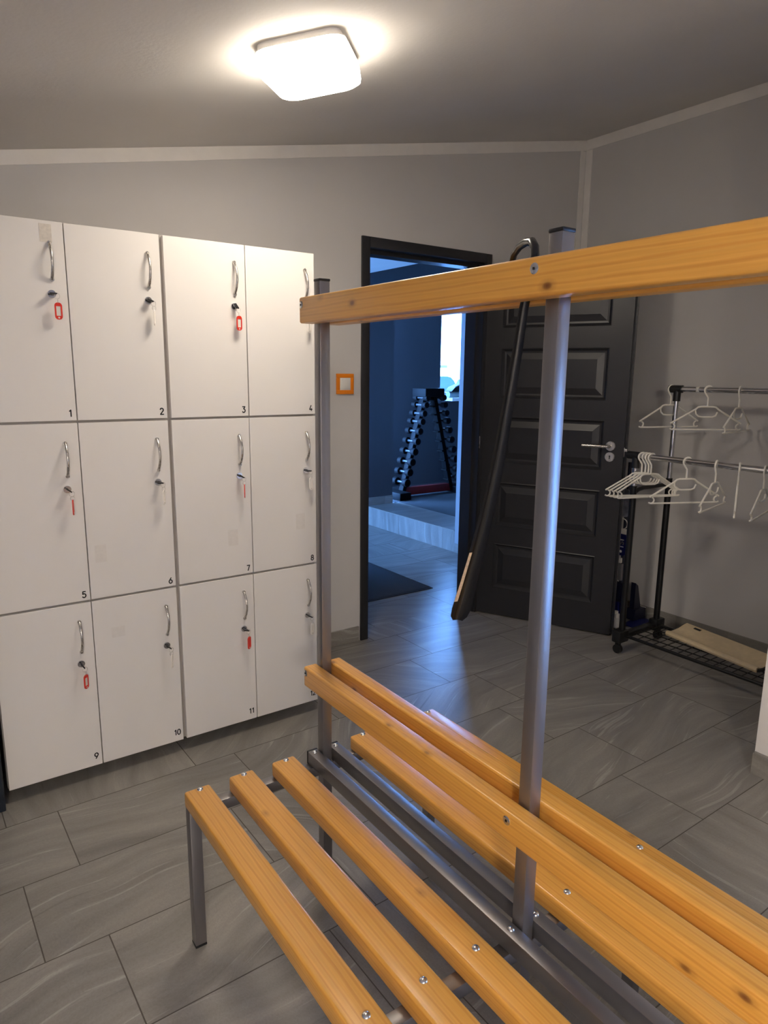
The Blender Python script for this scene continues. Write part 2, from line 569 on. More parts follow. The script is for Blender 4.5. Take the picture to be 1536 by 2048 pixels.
def baseboard(name, p0, p1, h, t, nrm, first=0.0):
    """a strip of cut floor tiles with pale grout between and on top"""
    b = bmesh.new()
    uvl = b.loops.layers.uv.new('tile')
    p0, p1, nrm = Vector(p0), Vector(p1), Vector(nrm)
    d = (p1 - p0).normalized()
    Ln = (p1 - p0).length
    cuts = [0.0] + [x for x in (first + 0.31 * k for k in range(40)) if 0.02 < x < Ln - 0.02] + [Ln]
    rnd = random.Random(int(Ln * 1000))
    def q(a, bb, z0, z1, off, mat):
        A, B = p0 + d * a, p0 + d * bb
        lo = [A, B, B + nrm * off, A + nrm * off]
        v0 = [b.verts.new((p.x, p.y, z0)) for p in lo]
        v1 = [b.verts.new((p.x, p.y, z1)) for p in lo]
        fs = [b.faces.new(v0[::-1]), b.faces.new(v1)] + [b.faces.new((v0[i], v0[(i + 1) % 4], v1[(i + 1) % 4], v1[i])) for i in range(4)]
        ox = rnd.uniform(0, 50)
        for f in fs:
            f.material_index = mat
            for lp in f.loops:
                lp[uvl].uv = (ox + (lp.vert.co - A).dot(d) * 3, lp.vert.co.z * 3)
    for a, bb in zip(cuts, cuts[1:]):
        q(a + 0.0022, bb - 0.0022, 0.001, h, t, 0)
    q(0, Ln, 0.0005, h - 0.002, t - 0.0015, 1)
    bmesh.ops.recalc_face_normals(b, faces=b.faces[:])
    me = bpy.data.meshes.new(name)
    b.to_mesh(me)
    b.free()
    me.materials.append(M['tile'])
    me.materials.append(M['groutw'])
    o = bpy.data.objects.new(name, me)
    C.objects.link(o)
    return tag(o, kind='structure')

# walls
wb = MB()
wb.prism([(XL - 0.1, 0), (DX0 - 0.03, 0), (DX0 - 0.03, CZ(DX0 - 0.03)), (XL - 0.1, CZ(XL - 0.1))], 'xz', YB, HY)
wb.prism([(DX1 + 0.03, 0), (XR + 0.1, 0), (XR + 0.1, CZ(XR + 0.1)), (DX1 + 0.03, CZ(DX1 + 0.03))], 'xz', YB, HY)
wb.prism([(DX0 - 0.03, DTOP + 0.03), (DX1 + 0.03, DTOP + 0.03), (DX1 + 0.03, CZ(DX1 + 0.03)), (DX0 - 0.03, CZ(DX0 - 0.03))], 'xz', YB, HY)
tag(wb.build('wall_back', M['wall'], sharp=False), kind='structure')
tag(MB().span((XR, 1.0, 0), (XR + 0.1, YB, CZ(XR) + 0.02)).build('wall_right', M['wall'], sharp=False), kind='structure')
WY0, WY1, WZ0, WZ1 = -0.76, -0.48, 0.35, 1.75
wn = MB()
for a, b in ((YF - 0.1, WY0), (WY1, 1.088)):
    wn.prism([(2.455, 0), (2.575, 0), (2.575, CZ(2.575)), (2.455, CZ(2.455))], 'xz', a, b)
wn.span((2.455, WY0, 0), (2.575, WY1, WZ0))
wn.prism([(2.455, WZ1), (2.575, WZ1), (2.575, CZ(2.575)), (2.455, CZ(2.455))], 'xz', WY0, WY1)
wn.prism([(2.575, 0), (XR + 0.1, 0), (XR + 0.1, CZ(XR + 0.1)), (2.575, CZ(2.575))], 'xz', 0.968, 1.088)
tag(wn.build('wall_near', M['trim'], sharp=False), kind='structure')
tag(MB().prism([(XL - 0.1, 0), (XL, 0), (XL, CZ(XL)), (XL - 0.1, CZ(XL - 0.1))], 'xz', YF, YB).build('wall_left', M['wall'], sharp=False), kind='structure')
tag(MB().prism([(XL - 0.1, 0), (2.455, 0), (2.455, CZ(2.455)), (XL - 0.1, CZ(XL - 0.1))], 'xz', YF - 0.1, YF).build('wall_front', M['wall'], sharp=False), kind='structure')
x0, x1 = XL - 0.1, XR + 0.1
tag(MB().prism([(x0, CZ(x0)), (x1, CZ(x1)), (x1, CZ(x1) + 0.1), (x0, CZ(x0) + 0.1)], 'xz', YF - 0.1, HY).build('ceiling', M['ceiling'], sharp=False), kind='structure')

def window(name, axis, pos, a0, a1, z0, z1, mull=None):
    """frame members + pane; axis is the wall's normal"""
    root = tag(empty(name, (0, 0, 0)), kind='structure')
    f = MB()
    w_, d_ = 0.05, 0.06
    def bar(aa, ab, za, zb):
        if axis == 'y': f.span((aa, pos - d_ / 2, za), (ab, pos + d_ / 2, zb), 0.004)
        else: f.span((pos - d_ / 2, aa, za), (pos + d_ / 2, ab, zb), 0.004)
    bar(a0, a1, z0, z0 + w_); bar(a0, a1, z1 - w_, z1)
    bar(a0, a0 + w_, z0 + w_, z1 - w_); bar(a1 - w_, a1, z0 + w_, z1 - w_)
    if mull: bar(mull - 0.03, mull + 0.03, z0 + w_, z1 - w_)
    f.build('window_frame', M['white'], root)
    p = MB()
    if axis == 'y': p.span((a0 + w_, pos - 0.004, z0 + w_), (a1 - w_, pos + 0.004, z1 - w_))
    else: p.span((pos - 0.004, a0 + w_, z0 + w_), (pos + 0.004, a1 - w_, z1 - w_))
    p.build('window_pane', M['glass'], root)
    return root
window('window_1', 'x', 2.52, WY0, WY1, WZ0, WZ1)

# pale painted bands where walls meet the ceiling and each other
t1 = MB().prism([(XL, CZ(XL) - 0.048), (XR, CZ(XR) - 0.058), (XR, CZ(XR) - 0.001), (XL, CZ(XL) - 0.001)], 'xz', YB - 0.004, YB)
tag(t1.build('trim_1', M['trim']), kind='structure')
tag(MB().span((XR - 0.004, 1.088, 2.748), (XR, YB - 0.004, CZ(XR) - 0.002)).build('trim_2', M['trim']), kind='structure')
t3 = MB().span((3.534, YB - 0.004, 0.08), (XR - 0.0052, YB, 2.74)).span((XR - 0.004, 2.917, 0.08), (XR, YB - 0.0052, 2.745))
tag(t3.build('trim_3', M['trim']), kind='structure')

baseboard('baseboard_back', (XL, YB, 0), (1.958, YB, 0), 0.083, 0.009, (0, -1, 0), 0.2)
baseboard('baseboard_corner', (2.84, YB, 0), (XR, YB, 0), 0.083, 0.009, (0, -1, 0), 0.2)
baseboard('baseboard_right', (XR, YB - 0.009, 0), (XR, 1.088, 0), 0.075, 0.009, (-1, 0, 0), 0.235)
baseboard('baseboard_near', (2.455, 1.088, 0), (2.455, YF, 0), 0.085, 0.016, (-1, 0, 0), 0.3)

# ---- hall and gym beyond the door
SX, SZ, GY = 3.66, 0.18, 6.2
tag(MB().span((0.75, HY, 0), (0.9, 4.6, 2.5)).span((0.75, 5.36, 0), (0.9, 5.4, 2.5)).span((0.75, 4.6, 2.05), (0.9, 5.36, 2.5)).span((0.9, 4.46, 0), (1.55, 4.56, 2.5)).build('wall_hall_left_and_baffle', M['gymwall']), kind='structure')  # last span: unseen partition added to block window rays towards the doorway
tag(MB().span((0.75, 5.4, 0), (3.955, 5.5, 2.7)).span((3.955, 5.4, 2.12), (5.4, 5.5, 2.9)).build('wall_hall_end', M['gymwall']), kind='structure')
tag(MB().span((SX, HY + 0.002, 0), (SX + 0.14, 4.13, 2.9)).build('wall_hall_right', M['hallpale']), kind='structure')
gw = MB().span((3.955, GY, SZ), (5.2, GY + 0.2, 3.6)).span((7.1, GY, SZ), (8.2, GY + 0.2, 3.6)).span((5.2, GY, SZ), (7.1, GY + 0.2, 1.17)).span((5.2, GY, 2.3), (7.1, GY + 0.2, 3.6))
tag(gw.build('wall_gym_end', M['gymwall']), kind='structure')
tag(MB().span((8.2, HY, 0), (8.3, GY + 0.2, 3.6)).span((SX + 0.142, HY, 0), (8.2, HY + 0.1, 3.6)).build('wall_gym_side', M['gymwall']), kind='structure')
hz = lambda x: 2.30 + 0.26 * (x - 3.62) if x > 2.9 else 2.113
tag(MB().prism([(0.7, 2.35), (2.6, 2.22), (3.62, 2.30), (8.3, 3.52), (8.3, 3.62), (0.7, 3.62)], 'xz', HY + 0.001, GY + 0.2).build('ceiling_hall', M['ceiling'], sharp=False), kind='structure')
window('window_2', 'x', 0.82, 4.6, 5.36, 0.0, 2.05)
window('window_3', 'y', GY + 0.12, 5.2, 7.1, 1.17, 2.3)
# step: tiled riser and tread, then black rubber
bm = bmesh.new(); uvl = bm.loops.layers.uv.new('tile')
rnd = random.Random(5)
def quad(vs, mat, uvs=None):
    f = bm.faces.new([bm.verts.new(v) for v in vs]); f.material_index = mat
    ox = rnd.uniform(0, 40)
    for lp in f.loops:
        c = lp.vert.co
        lp[uvl].uv = (ox + (c.z if uvs == 'r' else c.x) * 3, c.y * 3 + ox)
ys = [4.13, 4.28, 4.90, 5.4]
for a, b in zip(ys, ys[1:]):
    quad([(SX, a + .0015, 0), (SX, b - .0015, 0), (SX, b - .0015, SZ - .006), (SX, a + .0015, SZ - .006)], 0, 'r')
    quad([(SX - .006, a + .0015, SZ), (4.035, a + .0015, SZ), (4.035, b - .0015, SZ), (SX - .006, b - .0015, SZ)], 0)
quad([(SX - .006, 4.13, SZ), (SX - .006, 5.4, SZ), (SX - .006, 5.4, SZ - .006), (SX - .006, 4.13, SZ - .006)], 1)
quad([(SX + .002, 4.13, 0), (SX + .002, 5.4, 0), (SX + .002, 5.4, SZ), (SX + .002, 4.13, SZ)], 1)
quad([(SX, 4.13, SZ - .0015), (4.035, 4.13, SZ - .0015), (4.035, 5.4, SZ - .0015), (SX, 5.4, SZ - .0015)], 1)
quad([(SX - .006, 4.13, SZ - .0062), (SX + .004, 4.13, SZ - .0062), (SX + .004, 5.4, SZ - .0062), (SX - .006, 5.4, SZ - .0062)], 1)
me = bpy.data.meshes.new('floor_step'); bm.to_mesh(me); bm.free()
me.materials.append(M['tile']); me.materials.append(M['groutw'])
o = bpy.data.objects.new('floor_step', me); C.objects.link(o); tag(o, kind='structure')
tag(MB().span((4.035, HY + 0.1, SZ - 0.05), (8.2, GY, SZ)).span((3.6, 5.45, SZ - 0.05), (4.035, GY, SZ)).build('floor_gym', M['rubber']), kind='structure')
baseboard('baseboard_hall', (SX, 4.13, 0), (SX, HY + 0.002, 0), 0.075, 0.009, (-1, 0, 0), 0.2)
o = baseboard('baseboard_step', (SX, 5.4, 0), (3.955, 5.4, 0), 0.078, 0.009, (0, -1, 0), 0.2)
o.location.z = SZ

# ---- door: frame with open panelled leaf
door = tag(empty('door_1', (0, 0, 0)), kind='structure')
fr = MB()
fo0, fo1, ft = 1.965, 2.834, 2.08
fr.span((fo0, YB - 0.014, 0), (DX0, YB - 0.0005, ft), 0.003)
fr.span((DX1 + 0.005, YB - 0.014, 0), (fo1, YB - 0.0005, ft), 0.003)
fr.span((DX0, YB - 0.014, DTOP), (DX1 + 0.005, YB - 0.0005, ft), 0.003)
fr.span((DX0 - 0.028, YB - 0.002, 0), (DX0 + 0.0, HY + 0.01, DTOP + 0.028))
fr.span((DX1, YB - 0.002, 0), (DX1 + 0.028, HY + 0.01, DTOP + 0.028))
fr.span((DX0, YB - 0.002, DTOP), (DX1, HY + 0.01, DTOP + 0.028))
fr.span((DX0, YB + 0.045, 0), (DX0 + 0.012, HY + 0.01, DTOP))
fr.span((DX1 - 0.012, YB + 0.045, 0), (DX1, HY + 0.01, DTOP))
fr.span((DX0 + 0.012, YB + 0.045, DTOP - 0.02), (DX1 - 0.012, HY + 0.01, DTOP))
fr.span((fo0, HY + 0.0005, 0), (DX0 + 0.0, HY + 0.014, ft), 0.003)
fr.span((DX1, HY + 0.0005, 0), (fo1, HY + 0.014, ft), 0.003)
fr.build('door_frame', M['door'], door)
LW, LH, LT = 0.80, 2.015, 0.04
ang = math.atan2(-0.725, 0.345)
lf = empty('door_leaf', (2.807, 2.96, 0.008), ang)
lf.parent = door
# leaf mesh in local coordinates: x along the leaf, y = thickness (0 .. +LT behind), face seen is -y side
def leaf_mesh():
    b = bmesh.new()
    pans = [(0.165, 0.438), (0.543, 0.805), (0.917, 1.185), (1.288, 1.562), (1.672, 1.925)]
    xa, xb = 0.102, 0.692
    def F(vs):
        return b.faces.new([b.verts.new(v) for v in vs])
    for side in (0, 1):
        yy = 0.0 if side == 0 else LT
        sg = 1 if side == 0 else -1
        zs_ = [0.0]
        for p in pans: zs_ += list(p)
        zs_.append(LH)
        F([(0, yy, 0), (xa, yy, 0), (xa, yy, LH), (0, yy, LH)])
        F([(xb, yy, 0), (LW, yy, 0), (LW, yy, LH), (xb, yy, LH)])
        for i in range(0, len(zs_), 2):
            F([(xa, yy, zs_[i]), (xb, yy, zs_[i]), (xb, yy, zs_[i + 1]), (xa, yy, zs_[i + 1])])
        for (z0, z1) in pans:
            prof = [(0.0, 0.0), (0.004, 0.002 * -1), (0.010, 0.004), (0.016, 0.010), (0.026, 0.011), (0.058, 0.003), (0.061, 0.002)]
            rings = []
            for (ins, dep) in prof:
                rings.append([b.verts.new((x, yy + sg * dep, z)) for x, z in ((xa + ins, z0 + ins), (xb - ins, z0 + ins), (xb - ins, z1 - ins), (xa + ins, z1 - ins))])
            for A, B in zip(rings, rings[1:]):
                for k in range(4):
                    b.faces.new((A[k], A[(k + 1) % 4], B[(k + 1) % 4], B[k]))
            b.faces.new(rings[-1])
    for vs in ([(0, 0, 0), (LW, 0, 0), (LW, LT, 0), (0, LT, 0)], [(0, 0, LH), (LW, 0, LH), (LW, LT, LH), (0, LT, LH)], [(0, 0, 0), (0, LT, 0), (0, LT, LH), (0, 0, LH)]):
        F(vs)
    # free edge with a rebated lip
    F([(LW, 0, 0), (LW, 0.024, 0), (LW, 0.024, LH), (LW, 0, LH)])
    F([(LW, 0.024, 0), (LW + 0.013, 0.024, 0), (LW + 0.013, 0.024, LH), (LW, 0.024, LH)])
    F([(LW + 0.013, 0.024, 0), (LW + 0.013, LT, 0), (LW + 0.013, LT, LH), (LW + 0.013, 0.024, LH)])
    F([(LW, LT, 0), (LW + 0.013, LT, 0), (LW + 0.013, LT, LH), (LW, LT, LH)])
    bmesh.ops.remove_doubles(b, verts=b.verts[:], dist=0.0002)
    bmesh.ops.recalc_face_normals(b, faces=b.faces[:])
    me = bpy.data.meshes.new('door_panel'); b.to_mesh(me); b.free()
    me.materials.append(M['door'])
    o = bpy.data.objects.new('door_panel', me); C.objects.link(o); o.parent = lf
# visible face must look toward the camera: leaf local -y points (sin, -cos) of ang
leaf_mesh()
hd = MB()
for sgn, y0 in ((-1, 0.0), (1, LT)):
    hd.lathe([(0.0, 0), (0.026, 0), (0.026, 0.006), (0.024, 0.008), (0.0, 0.008)] if sgn > 0 else [(0.0, 0), (0.026, 0), (0.026, -0.006), (0.024, -0.008), (0.0, -0.008)], (0.731, y0, 1.05), 'y', 28)
    yo = y0 + sgn * 0.045
    hd.tube([(0.731, y0 + sgn * 0.006, 1.05), (0.731, yo - sgn * 0.008, 1.05), (0.727, yo - sgn * 0.002, 1.05), (0.718, yo, 1.05), (0.59, yo, 1.05)], 0.0085, 14)
hd.build('door_handle', M['inox'], lf)
es = MB()
for sgn, y0 in ((-1, 0.0), (1, LT)):
    es.lathe([(0.0, 0), (0.026, 0), (0.026, sgn * 0.006), (0.024, sgn * 0.008), (0.0, sgn * 0.008)], (0.731, y0, 0.992), 'y', 28)
    es.lathe([(0.0, 0), (0.0042, 0), (0.0042, sgn * 0.0086), (0.0, sgn * 0.0086)], (0.731, y0, 0.996), 'y', 12, 1)
    es.box((0.731, y0 + sgn * 0.0045, 0.988), (0.0045, 0.0084, 0.012), mat=1)
es.build('keyhole_plate', [M['inox'], M['ink']], lf)
MB().box((LW + 0.002, 0.012, 1.02), (0.003, 0.016, 0.05), 0.001).box((LW + 0.008, 0.012, 1.03), (0.014, 0.010, 0.014), 0.001).build('latch_plate', M['inox'], lf)
hg = MB()
for z in (0.25, 1.03, 1.8):
    hg.cyl((-0.005, -0.006, z - 0.035), (-0.005, -0.006, z + 0.035), 0.006, 12)
hg.build('hinge', M['inox'], lf)

# ------------------------------------------------------------------ ceiling light
th = math.atan(0.195)
lc = Vector((1.085, 1.915, 0)); lc.z = CZ(lc.x)
lamp = empty('ceiling_light')
def place_lamp(o, x, y):
    o.matrix_world = Matrix.Translation((x, y, CZ(x))) @ Matrix.Rotation(-th, 4, 'Y') @ Matrix.Rotation(R(47.6), 4, 'Z')
place_lamp(lamp, 1.085, 1.915)
tag(lamp, 'glowing white rounded rectangular lamp on the sloping ceiling', 'lamp')
MB().prism(rrect(0.31, 0.232, 0.035), 'xy', -0.016, -0.0005, smooth=True).prism(rrect(0.331, 0.253, 0.05), 'xy', -0.019, -0.016, smooth=True).box((-0.02, 0.124, -0.022), (0.04, 0.012, 0.014), 0.002).build('lamp_base', M['lampbase'], lamp)
b = MB()
LV = [(0.328, 0.250, 0.048, -0.0195), (0.332, 0.254, 0.05, -0.023), (0.332, 0.254, 0.05, -0.060), (0.326, 0.248, 0.05, -0.070), (0.30, 0.222, 0.045, -0.077), (0.2, 0.13, 0.04, -0.080)]
rings = [[b.bm.verts.new((x, y, z)) for x, y in rrect(w_, h_, r_)] for (w_, h_, r_, z) in LV]
for li, (A, B) in enumerate(zip(rings, rings[1:])):
    n = len(A)
    for k in range(n):
        f = b.bm.faces.new((A[k], A[(k + 1) % n], B[(k + 1) % n], B[k])); f.smooth = True
        f.material_index = 1 if li < 2 else 0
f = b.bm.faces.new(rings[0]); f.material_index = 1
b.bm.faces.new(rings[-1])
b.build('lamp_diffuser', [M['lamp'], M['lampside']], lamp)
fill_lamp = copy_tree(lamp)                      # unseen lamp added behind the viewer to fill the bench side with light
place_lamp(fill_lamp, -0.75, -1.55)
for c_ in fill_lamp.children:
    if c_.name.startswith('lamp_diffuser'):
        c_.data = c_.data.copy()
        c_.data.materials[0] = M['fill_lamp']
tag(fill_lamp, 'unseen white rectangular lamp added on the ceiling behind the viewer as fill light')

# ------------------------------------------------------------------ light switch
sw = tag(empty('light_switch', (1.870, YB, 1.371)), 'white rocker light switch in a square orange frame beside the door', 'light switch')
f = MB()
for a, b_ in (((-0.05, -0.009, 0.03), (0.05, -0.0002, 0.05)), ((-0.05, -0.009, -0.05), (0.05, -0.0002, -0.03)), ((-0.05, -0.009, -0.03), (-0.031, -0.0002, 0.03)), ((0.031, -0.009, -0.03), (0.05, -0.0002, 0.03))):
    f.span(a, b_, 0.0015)
f.build('switch_frame', M['orange'], sw)
MB().span((-0.031, -0.008, -0.03), (0.031, -0.0002, 0.03), 0.001).box((0, -0.009, 0.001), (0.052, 0.006, 0.052), 0.002, rot=Matrix.Rotation(R(3), 3, 'X')).build('rocker', M['white'], sw)

# ------------------------------------------------------------------ lockers
LY = 2.399
def bow_handle(x, zt, zb):
    pts = []
    n = 14
    for i in range(n + 1):
        t = i / n
        z = zt + (zb - zt) * t
        y = -0.026 * math.sin(PI * t) ** 0.75 - 0.001
        pts.append((x, LY + y, z))
    rs = [0.0052 - 0.0012 * math.sin(PI * i / n) for i in range(n + 1)]
    m = MB().tube(pts, rs, 10)
    for z in (zt, zb):
        m.cyl((x, LY + 0.0005, z), (x, LY - 0.006, z), 0.006, 12)
    return m

ZT = [(1.263, 1.865), (0.660, 1.257), (0.050, 0.654)]
num_dz = [0.0245, 0.022, 0.037]
def cabinet(label, xs, side_l, side_r, numbers, marks):
    (a0, a1), (b0, b1) = xs
    t = tag(empty('locker_cabinet', ((side_l + side_r) / 2, (LY + YB) / 2, 0)), label, 'locker', 'locker cabinets along the back wall')
    ox, oy = t.location.x, t.location.y
    def bd(m, name, mat, parent=None):
        o = m.build(name, mat, parent or t)
        if parent is None or parent is t:
            o.location = (-ox, -oy, 0)
        return o
    c = MB()
    y0, y1 = LY + 0.019, YB - 0.012
    c.span((side_l, y0, 0.05), (side_l + 0.016, y1, 1.865)).span((side_r - 0.016, y0, 0.05), (side_r, y1, 1.865))
    mid = (a1 + b0) / 2
    c.span((mid - 0.008, y0, 0.066), (mid + 0.008, y1, 1.849))
    for z in (0.05, 0.649, 1.252, 1.849):
        c.span((side_l + 0.016, y0, z), (mid - 0.008, y1, z + 0.016)).span((mid + 0.008, y0, z), (side_r - 0.016, y1, z + 0.016))
    c.span((side_l + 0.003, y1, 0.053), (side_r - 0.003, y1 + 0.004, 1.862))
    bd(c, 'carcass', M['edge'])
    for fx in (side_l + 0.06, mid, side_r - 0.06):
        for fy in (LY + 0.12, YB - 0.08):
            bd(MB().lathe([(0.0, 0), (0.026, 0), (0.026, 0.008), (0.016, 0.012), (0.016, 0.044), (0.024, 0.05), (0.0, 0.05)], (fx, fy, 0), 'z', 16), 'foot', M['black'])
    k = 0
    for r in range(3):
        for (xa, xb) in xs:
            z0, z1 = ZT[r]
            d = bd(MB().span((xa + 0.0015, LY, z0 + 0.001), (xb - 0.0015, LY + 0.018, z1 - 0.001), 0.001, 1), 'door', M['locker'])
            hx = xb - 0.043
            bow_handle(hx, z1 - 0.064, z1 - 0.171).build('handle', M['inox'], d)
            lx, lz = xb - 0.047, z1 - 0.2135
            lk = MB().lathe([(0.0, 0.0005), (0.0125, 0.0005), (0.0125, -0.003), (0.0115, -0.005), (0.0, -0.005)], (lx, LY, lz), 'y', 22)
            lk.box((lx, LY - 0.0052, lz), (0.0012, 0.001, 0.008), mat=1)
            lk.build('lock', [M['chrome'], M['ink']], d)
            if numbers[k]:
                lettering('number', numbers[k], 0.0205, M['ink'], d, (xb - 0.0205 - (0.004 if len(numbers[k]) > 1 else 0), LY - 0.0001, z0 + num_dz[r]), (0, 0, 0), weight=0.185)
            if numbers[k] in marks:
                kind, mx, mz, mw, mh = marks[numbers[k]]
                m = MB()
                if kind == 'tape':
                    m.box((mx, LY - 0.0003, mz), (mw, 0.0008, mh))
                    m.build('tape', M['tape'], d)
                elif kind == 'faint':
                    m.box((mx, LY - 0.0002, mz), (mw, 0.0005, mh)).build('tape_residue', M['tapef'], d)
            k += 1
    return t
cabinet('white locker cabinet with doors 1, 2, 5, 6, 9 and 10 beside the dark cupboard', [(0.197, 0.4965), (0.4965, 0.7905)], 0.197, 0.7957, ['1', '2', '5', '6', '9', '10'],
        {'1': ('tape', 0.4455, 1.8285, 0.034, 0.052), '6': ('faint', 0.5385, 0.8155, 0.037, 0.06), '10': ('faint', 0.5785, 0.5285, 0.045, 0.038)})
cabinet('white locker cabinet with doors 3, 4, 7, 8 and 11 behind the far bench post', [(0.8005, 1.0935), (1.0935, 1.376)], 0.7961, 1.376, ['3', '4', '7', '8', '11', '12'],
        {'7': ('faint', 1.015, 0.8095, 0.04, 0.062), '8': ('faint', 1.303, 0.839, 0.04, 0.064)})

# keys with ring and tag hanging in the locks
def key_tag(n, xb, row, tagc, turn, keyrot, label, swing=0.0):
    z = ZT[row][1] - 0.2135
    x = xb - 0.047
    t = tag(empty('locker_key', (x, LY - 0.005, z)), label, 'key', 'keys in the locker locks')
    kr = Matrix.Rotation(R(keyrot), 3, 'Y')
    k = MB()
    k.box((0, -0.003, 0), (0.007, 0.006, 0.002), 0.0004)
    hb = MB()
    hb.box((0, -0.016, 0), (0.0215, 0.020, 0.0042), 0.0016)
    hb.bm.transform(Matrix.Rotation(R(keyrot), 4, 'Y'))
    k.bm.transform(Matrix.Rotation(R(keyrot), 4, 'Y'))
    k.build('key_blade', M['chrome'], t)
    hb.build('key_head', M['black'], t)
    e = kr @ Vector((0.0085, -0.019, 0))
    def ring(cx, cy, cz, r, ph):
        pts = []
        for i in range(20):
            a = 2 * PI * i / 20
            v = Matrix.Rotation(R(ph), 3, 'Z') @ Vector((r * math.cos(a), 0, r * math.sin(a)))
            pts.append((cx + v.x, cy + v.y, cz + v.z))
        return MB().tube(pts, 0.0006, 6, closed=True)
    r1 = 0.0085
    c1 = e + Vector((0.002, 0, -r1 + 0.0015))
    ring(c1.x, c1.y, c1.z, r1, 15).build('key_ring', M['inox'], t)
    c2 = c1 + Vector((0.001, 0, -r1 - 0.006))
    ring(c2.x, c2.y, c2.z, 0.0068, 80 if abs(turn) < 45 else 10).build('key_ring', M['inox'], t)
    # tag: rounded plate with frame, window and a hole
    g = empty('tag', (c2.x, c2.y, c2.z - 0.0055), R(turn))
    g.parent = t
    W, H, T = 0.0215, 0.0505, 0.0032
    pl = MB()
    out = rrect(W, H, 0.0095, 6)
    inn = rrect(W - 0.0085, H - 0.022, 0.001, 6)
    vo = [[pl.bm.verts.new((x_, y_, z_ - H / 2 + 0.001)) for x_, z_ in out] for y_ in (-T / 2, T / 2)]
    vi = [[pl.bm.verts.new((x_, y_, z_ - H / 2 + 0.001)) for x_, z_ in inn] for y_ in (-T / 2, T / 2)]
    n_ = len(out)
    for q in range(n_):
        q1 = (q + 1) % n_
        pl.bm.faces.new((vo[0][q], vo[0][q1], vi[0][q1], vi[0][q]))
        pl.bm.faces.new((vo[1][q], vo[1][q1], vi[1][q1], vi[1][q]))
        pl.bm.faces.new((vo[0][q], vo[0][q1], vo[1][q1], vo[1][q]))
        pl.bm.faces.new((vi[0][q], vi[0][q1], vi[1][q1], vi[1][q]))
    fo = pl.build('tag_frame', M[tagc], g)
    MB().box((0, 0.0002, -H / 2 + 0.001), (W - 0.0086, 0.0012, H - 0.0222)).build('tag_insert', (M['red'] if n == '11' else M['paper']) if tagc == 'red' else M['clear'], g)
    MB().lathe([(0.0, -0.0019), (0.0028, -0.0019), (0.0028, 0.0019), (0.0, 0.0019)], (0, 0, -H + 0.0065), 'y', 12).build('tag_hole', M['paper'], g)
    # the rings are thin wire in a loose chain, so the tag hangs straight down
    return t
A1, A2, B1, B2 = 0.4965, 0.7905, 1.0935, 1.376
for args in (
    ('1', A1, 0, 'red', 0, 0, 'red-framed key tag hanging face-on from locker door 1'),
    ('2', A2, 0, 'clear', 62, 25, 'pale clear key tag hanging from locker door 2'),
    ('3', B1, 0, 'red', 8, 55, 'red-framed key tag hanging face-on from locker door 3'),
    ('4', B2, 0, 'clear', 35, 30, 'pale key tag showing below the coat rail on locker door 4'),
    ('5', A1, 1, 'red', 72, 40, 'red key tag turned edge-on at locker door 5'),
    ('6', A2, 1, 'clear', 55, 5, 'pale clear key tag hanging from locker door 6'),
    ('7', B1, 1, 'red', 64, 35, 'thin red key tag turned edge-on at locker door 7'),
    ('8', B2, 1, 'clear', 15, 0, 'whitish key tag hanging from locker door 8'),
    ('9', A1, 2, 'red', 42, 60, 'red-framed key tag turned half sideways at locker door 9'),
    ('10', A2, 2, 'clear', 58, 40, 'pale clear key tag hanging from locker door 10'),
    ('11', B1, 2, 'red', 36, 15, 'solid red key tag hanging from locker door 11'),
    ('12', B2, 2, 'clear', 25, 30, 'white key tag on the lowest door beside the far bench post'),
):
    key_tag(*args)

# dark cupboard at the left edge, flush with the lockers
cb = tag(empty('dark_cupboard', (-0.07, 2.66, 0)), 'dark navy cupboard at the left edge of the lockers', 'cupboard')
MB().span((-0.25, -0.29, 0.0), (0.252, 0.295, 1.25), 0.003).build('body', M['navy'], cb)
MB().span((-0.245, -0.31, 0.06), (0.247, -0.292, 1.245), 0.002).build('door', M['navy'], cb)

# ------------------------------------------------------------------ changing bench with coat rails
bench = tag(empty('changing_bench', (0.8741, 1.4879, 0), R(-0.508)), 'double-sided slatted wooden changing bench with grey steel posts and coat rails', 'bench')
CR = 0.7329
PS = [0.0, -CR, -2 * CR]
Y0, Y1 = 0.012, -2 * CR - 0.012
ZS, ZST = 0.4255, 0.4217
def plank(name, xc, z0, z1, wd, bev=0.006, ya=Y0, yb=Y1):
    # mesh centred on the plank so the grain follows its own coordinates
    m = MB().box((0, 0, 0), (wd, ya - yb, z1 - z0), bev, 3)
    return m.build(name, M['wood'], bench, (xc, (ya + yb) / 2, (z0 + z1) / 2))
def dome(m, x, y, z, axis='z', r=0.0076, h=0.0042, sg=1):
    pr = [(0.0, 0), (r, 0), (r * 0.95, h * 0.35), (r * 0.75, h * 0.7), (r * 0.4, h * 0.93), (0.0, h)]
    m.lathe([(a, sg * b) for a, b in pr], (x, y, z), axis, 16)
    return m
for n in (-0.354, -0.2395, -0.1215, 0.1195, 0.236, 0.3535):
    s_ = plank('seat_slat', n, ZS - 0.04, ZS, 0.0645)
    for y in PS:
        dome(MB(), 0.004, y - (Y0 + Y1) / 2, 0.02 - 0.0003).build('bolt', M['bolt'], s_)
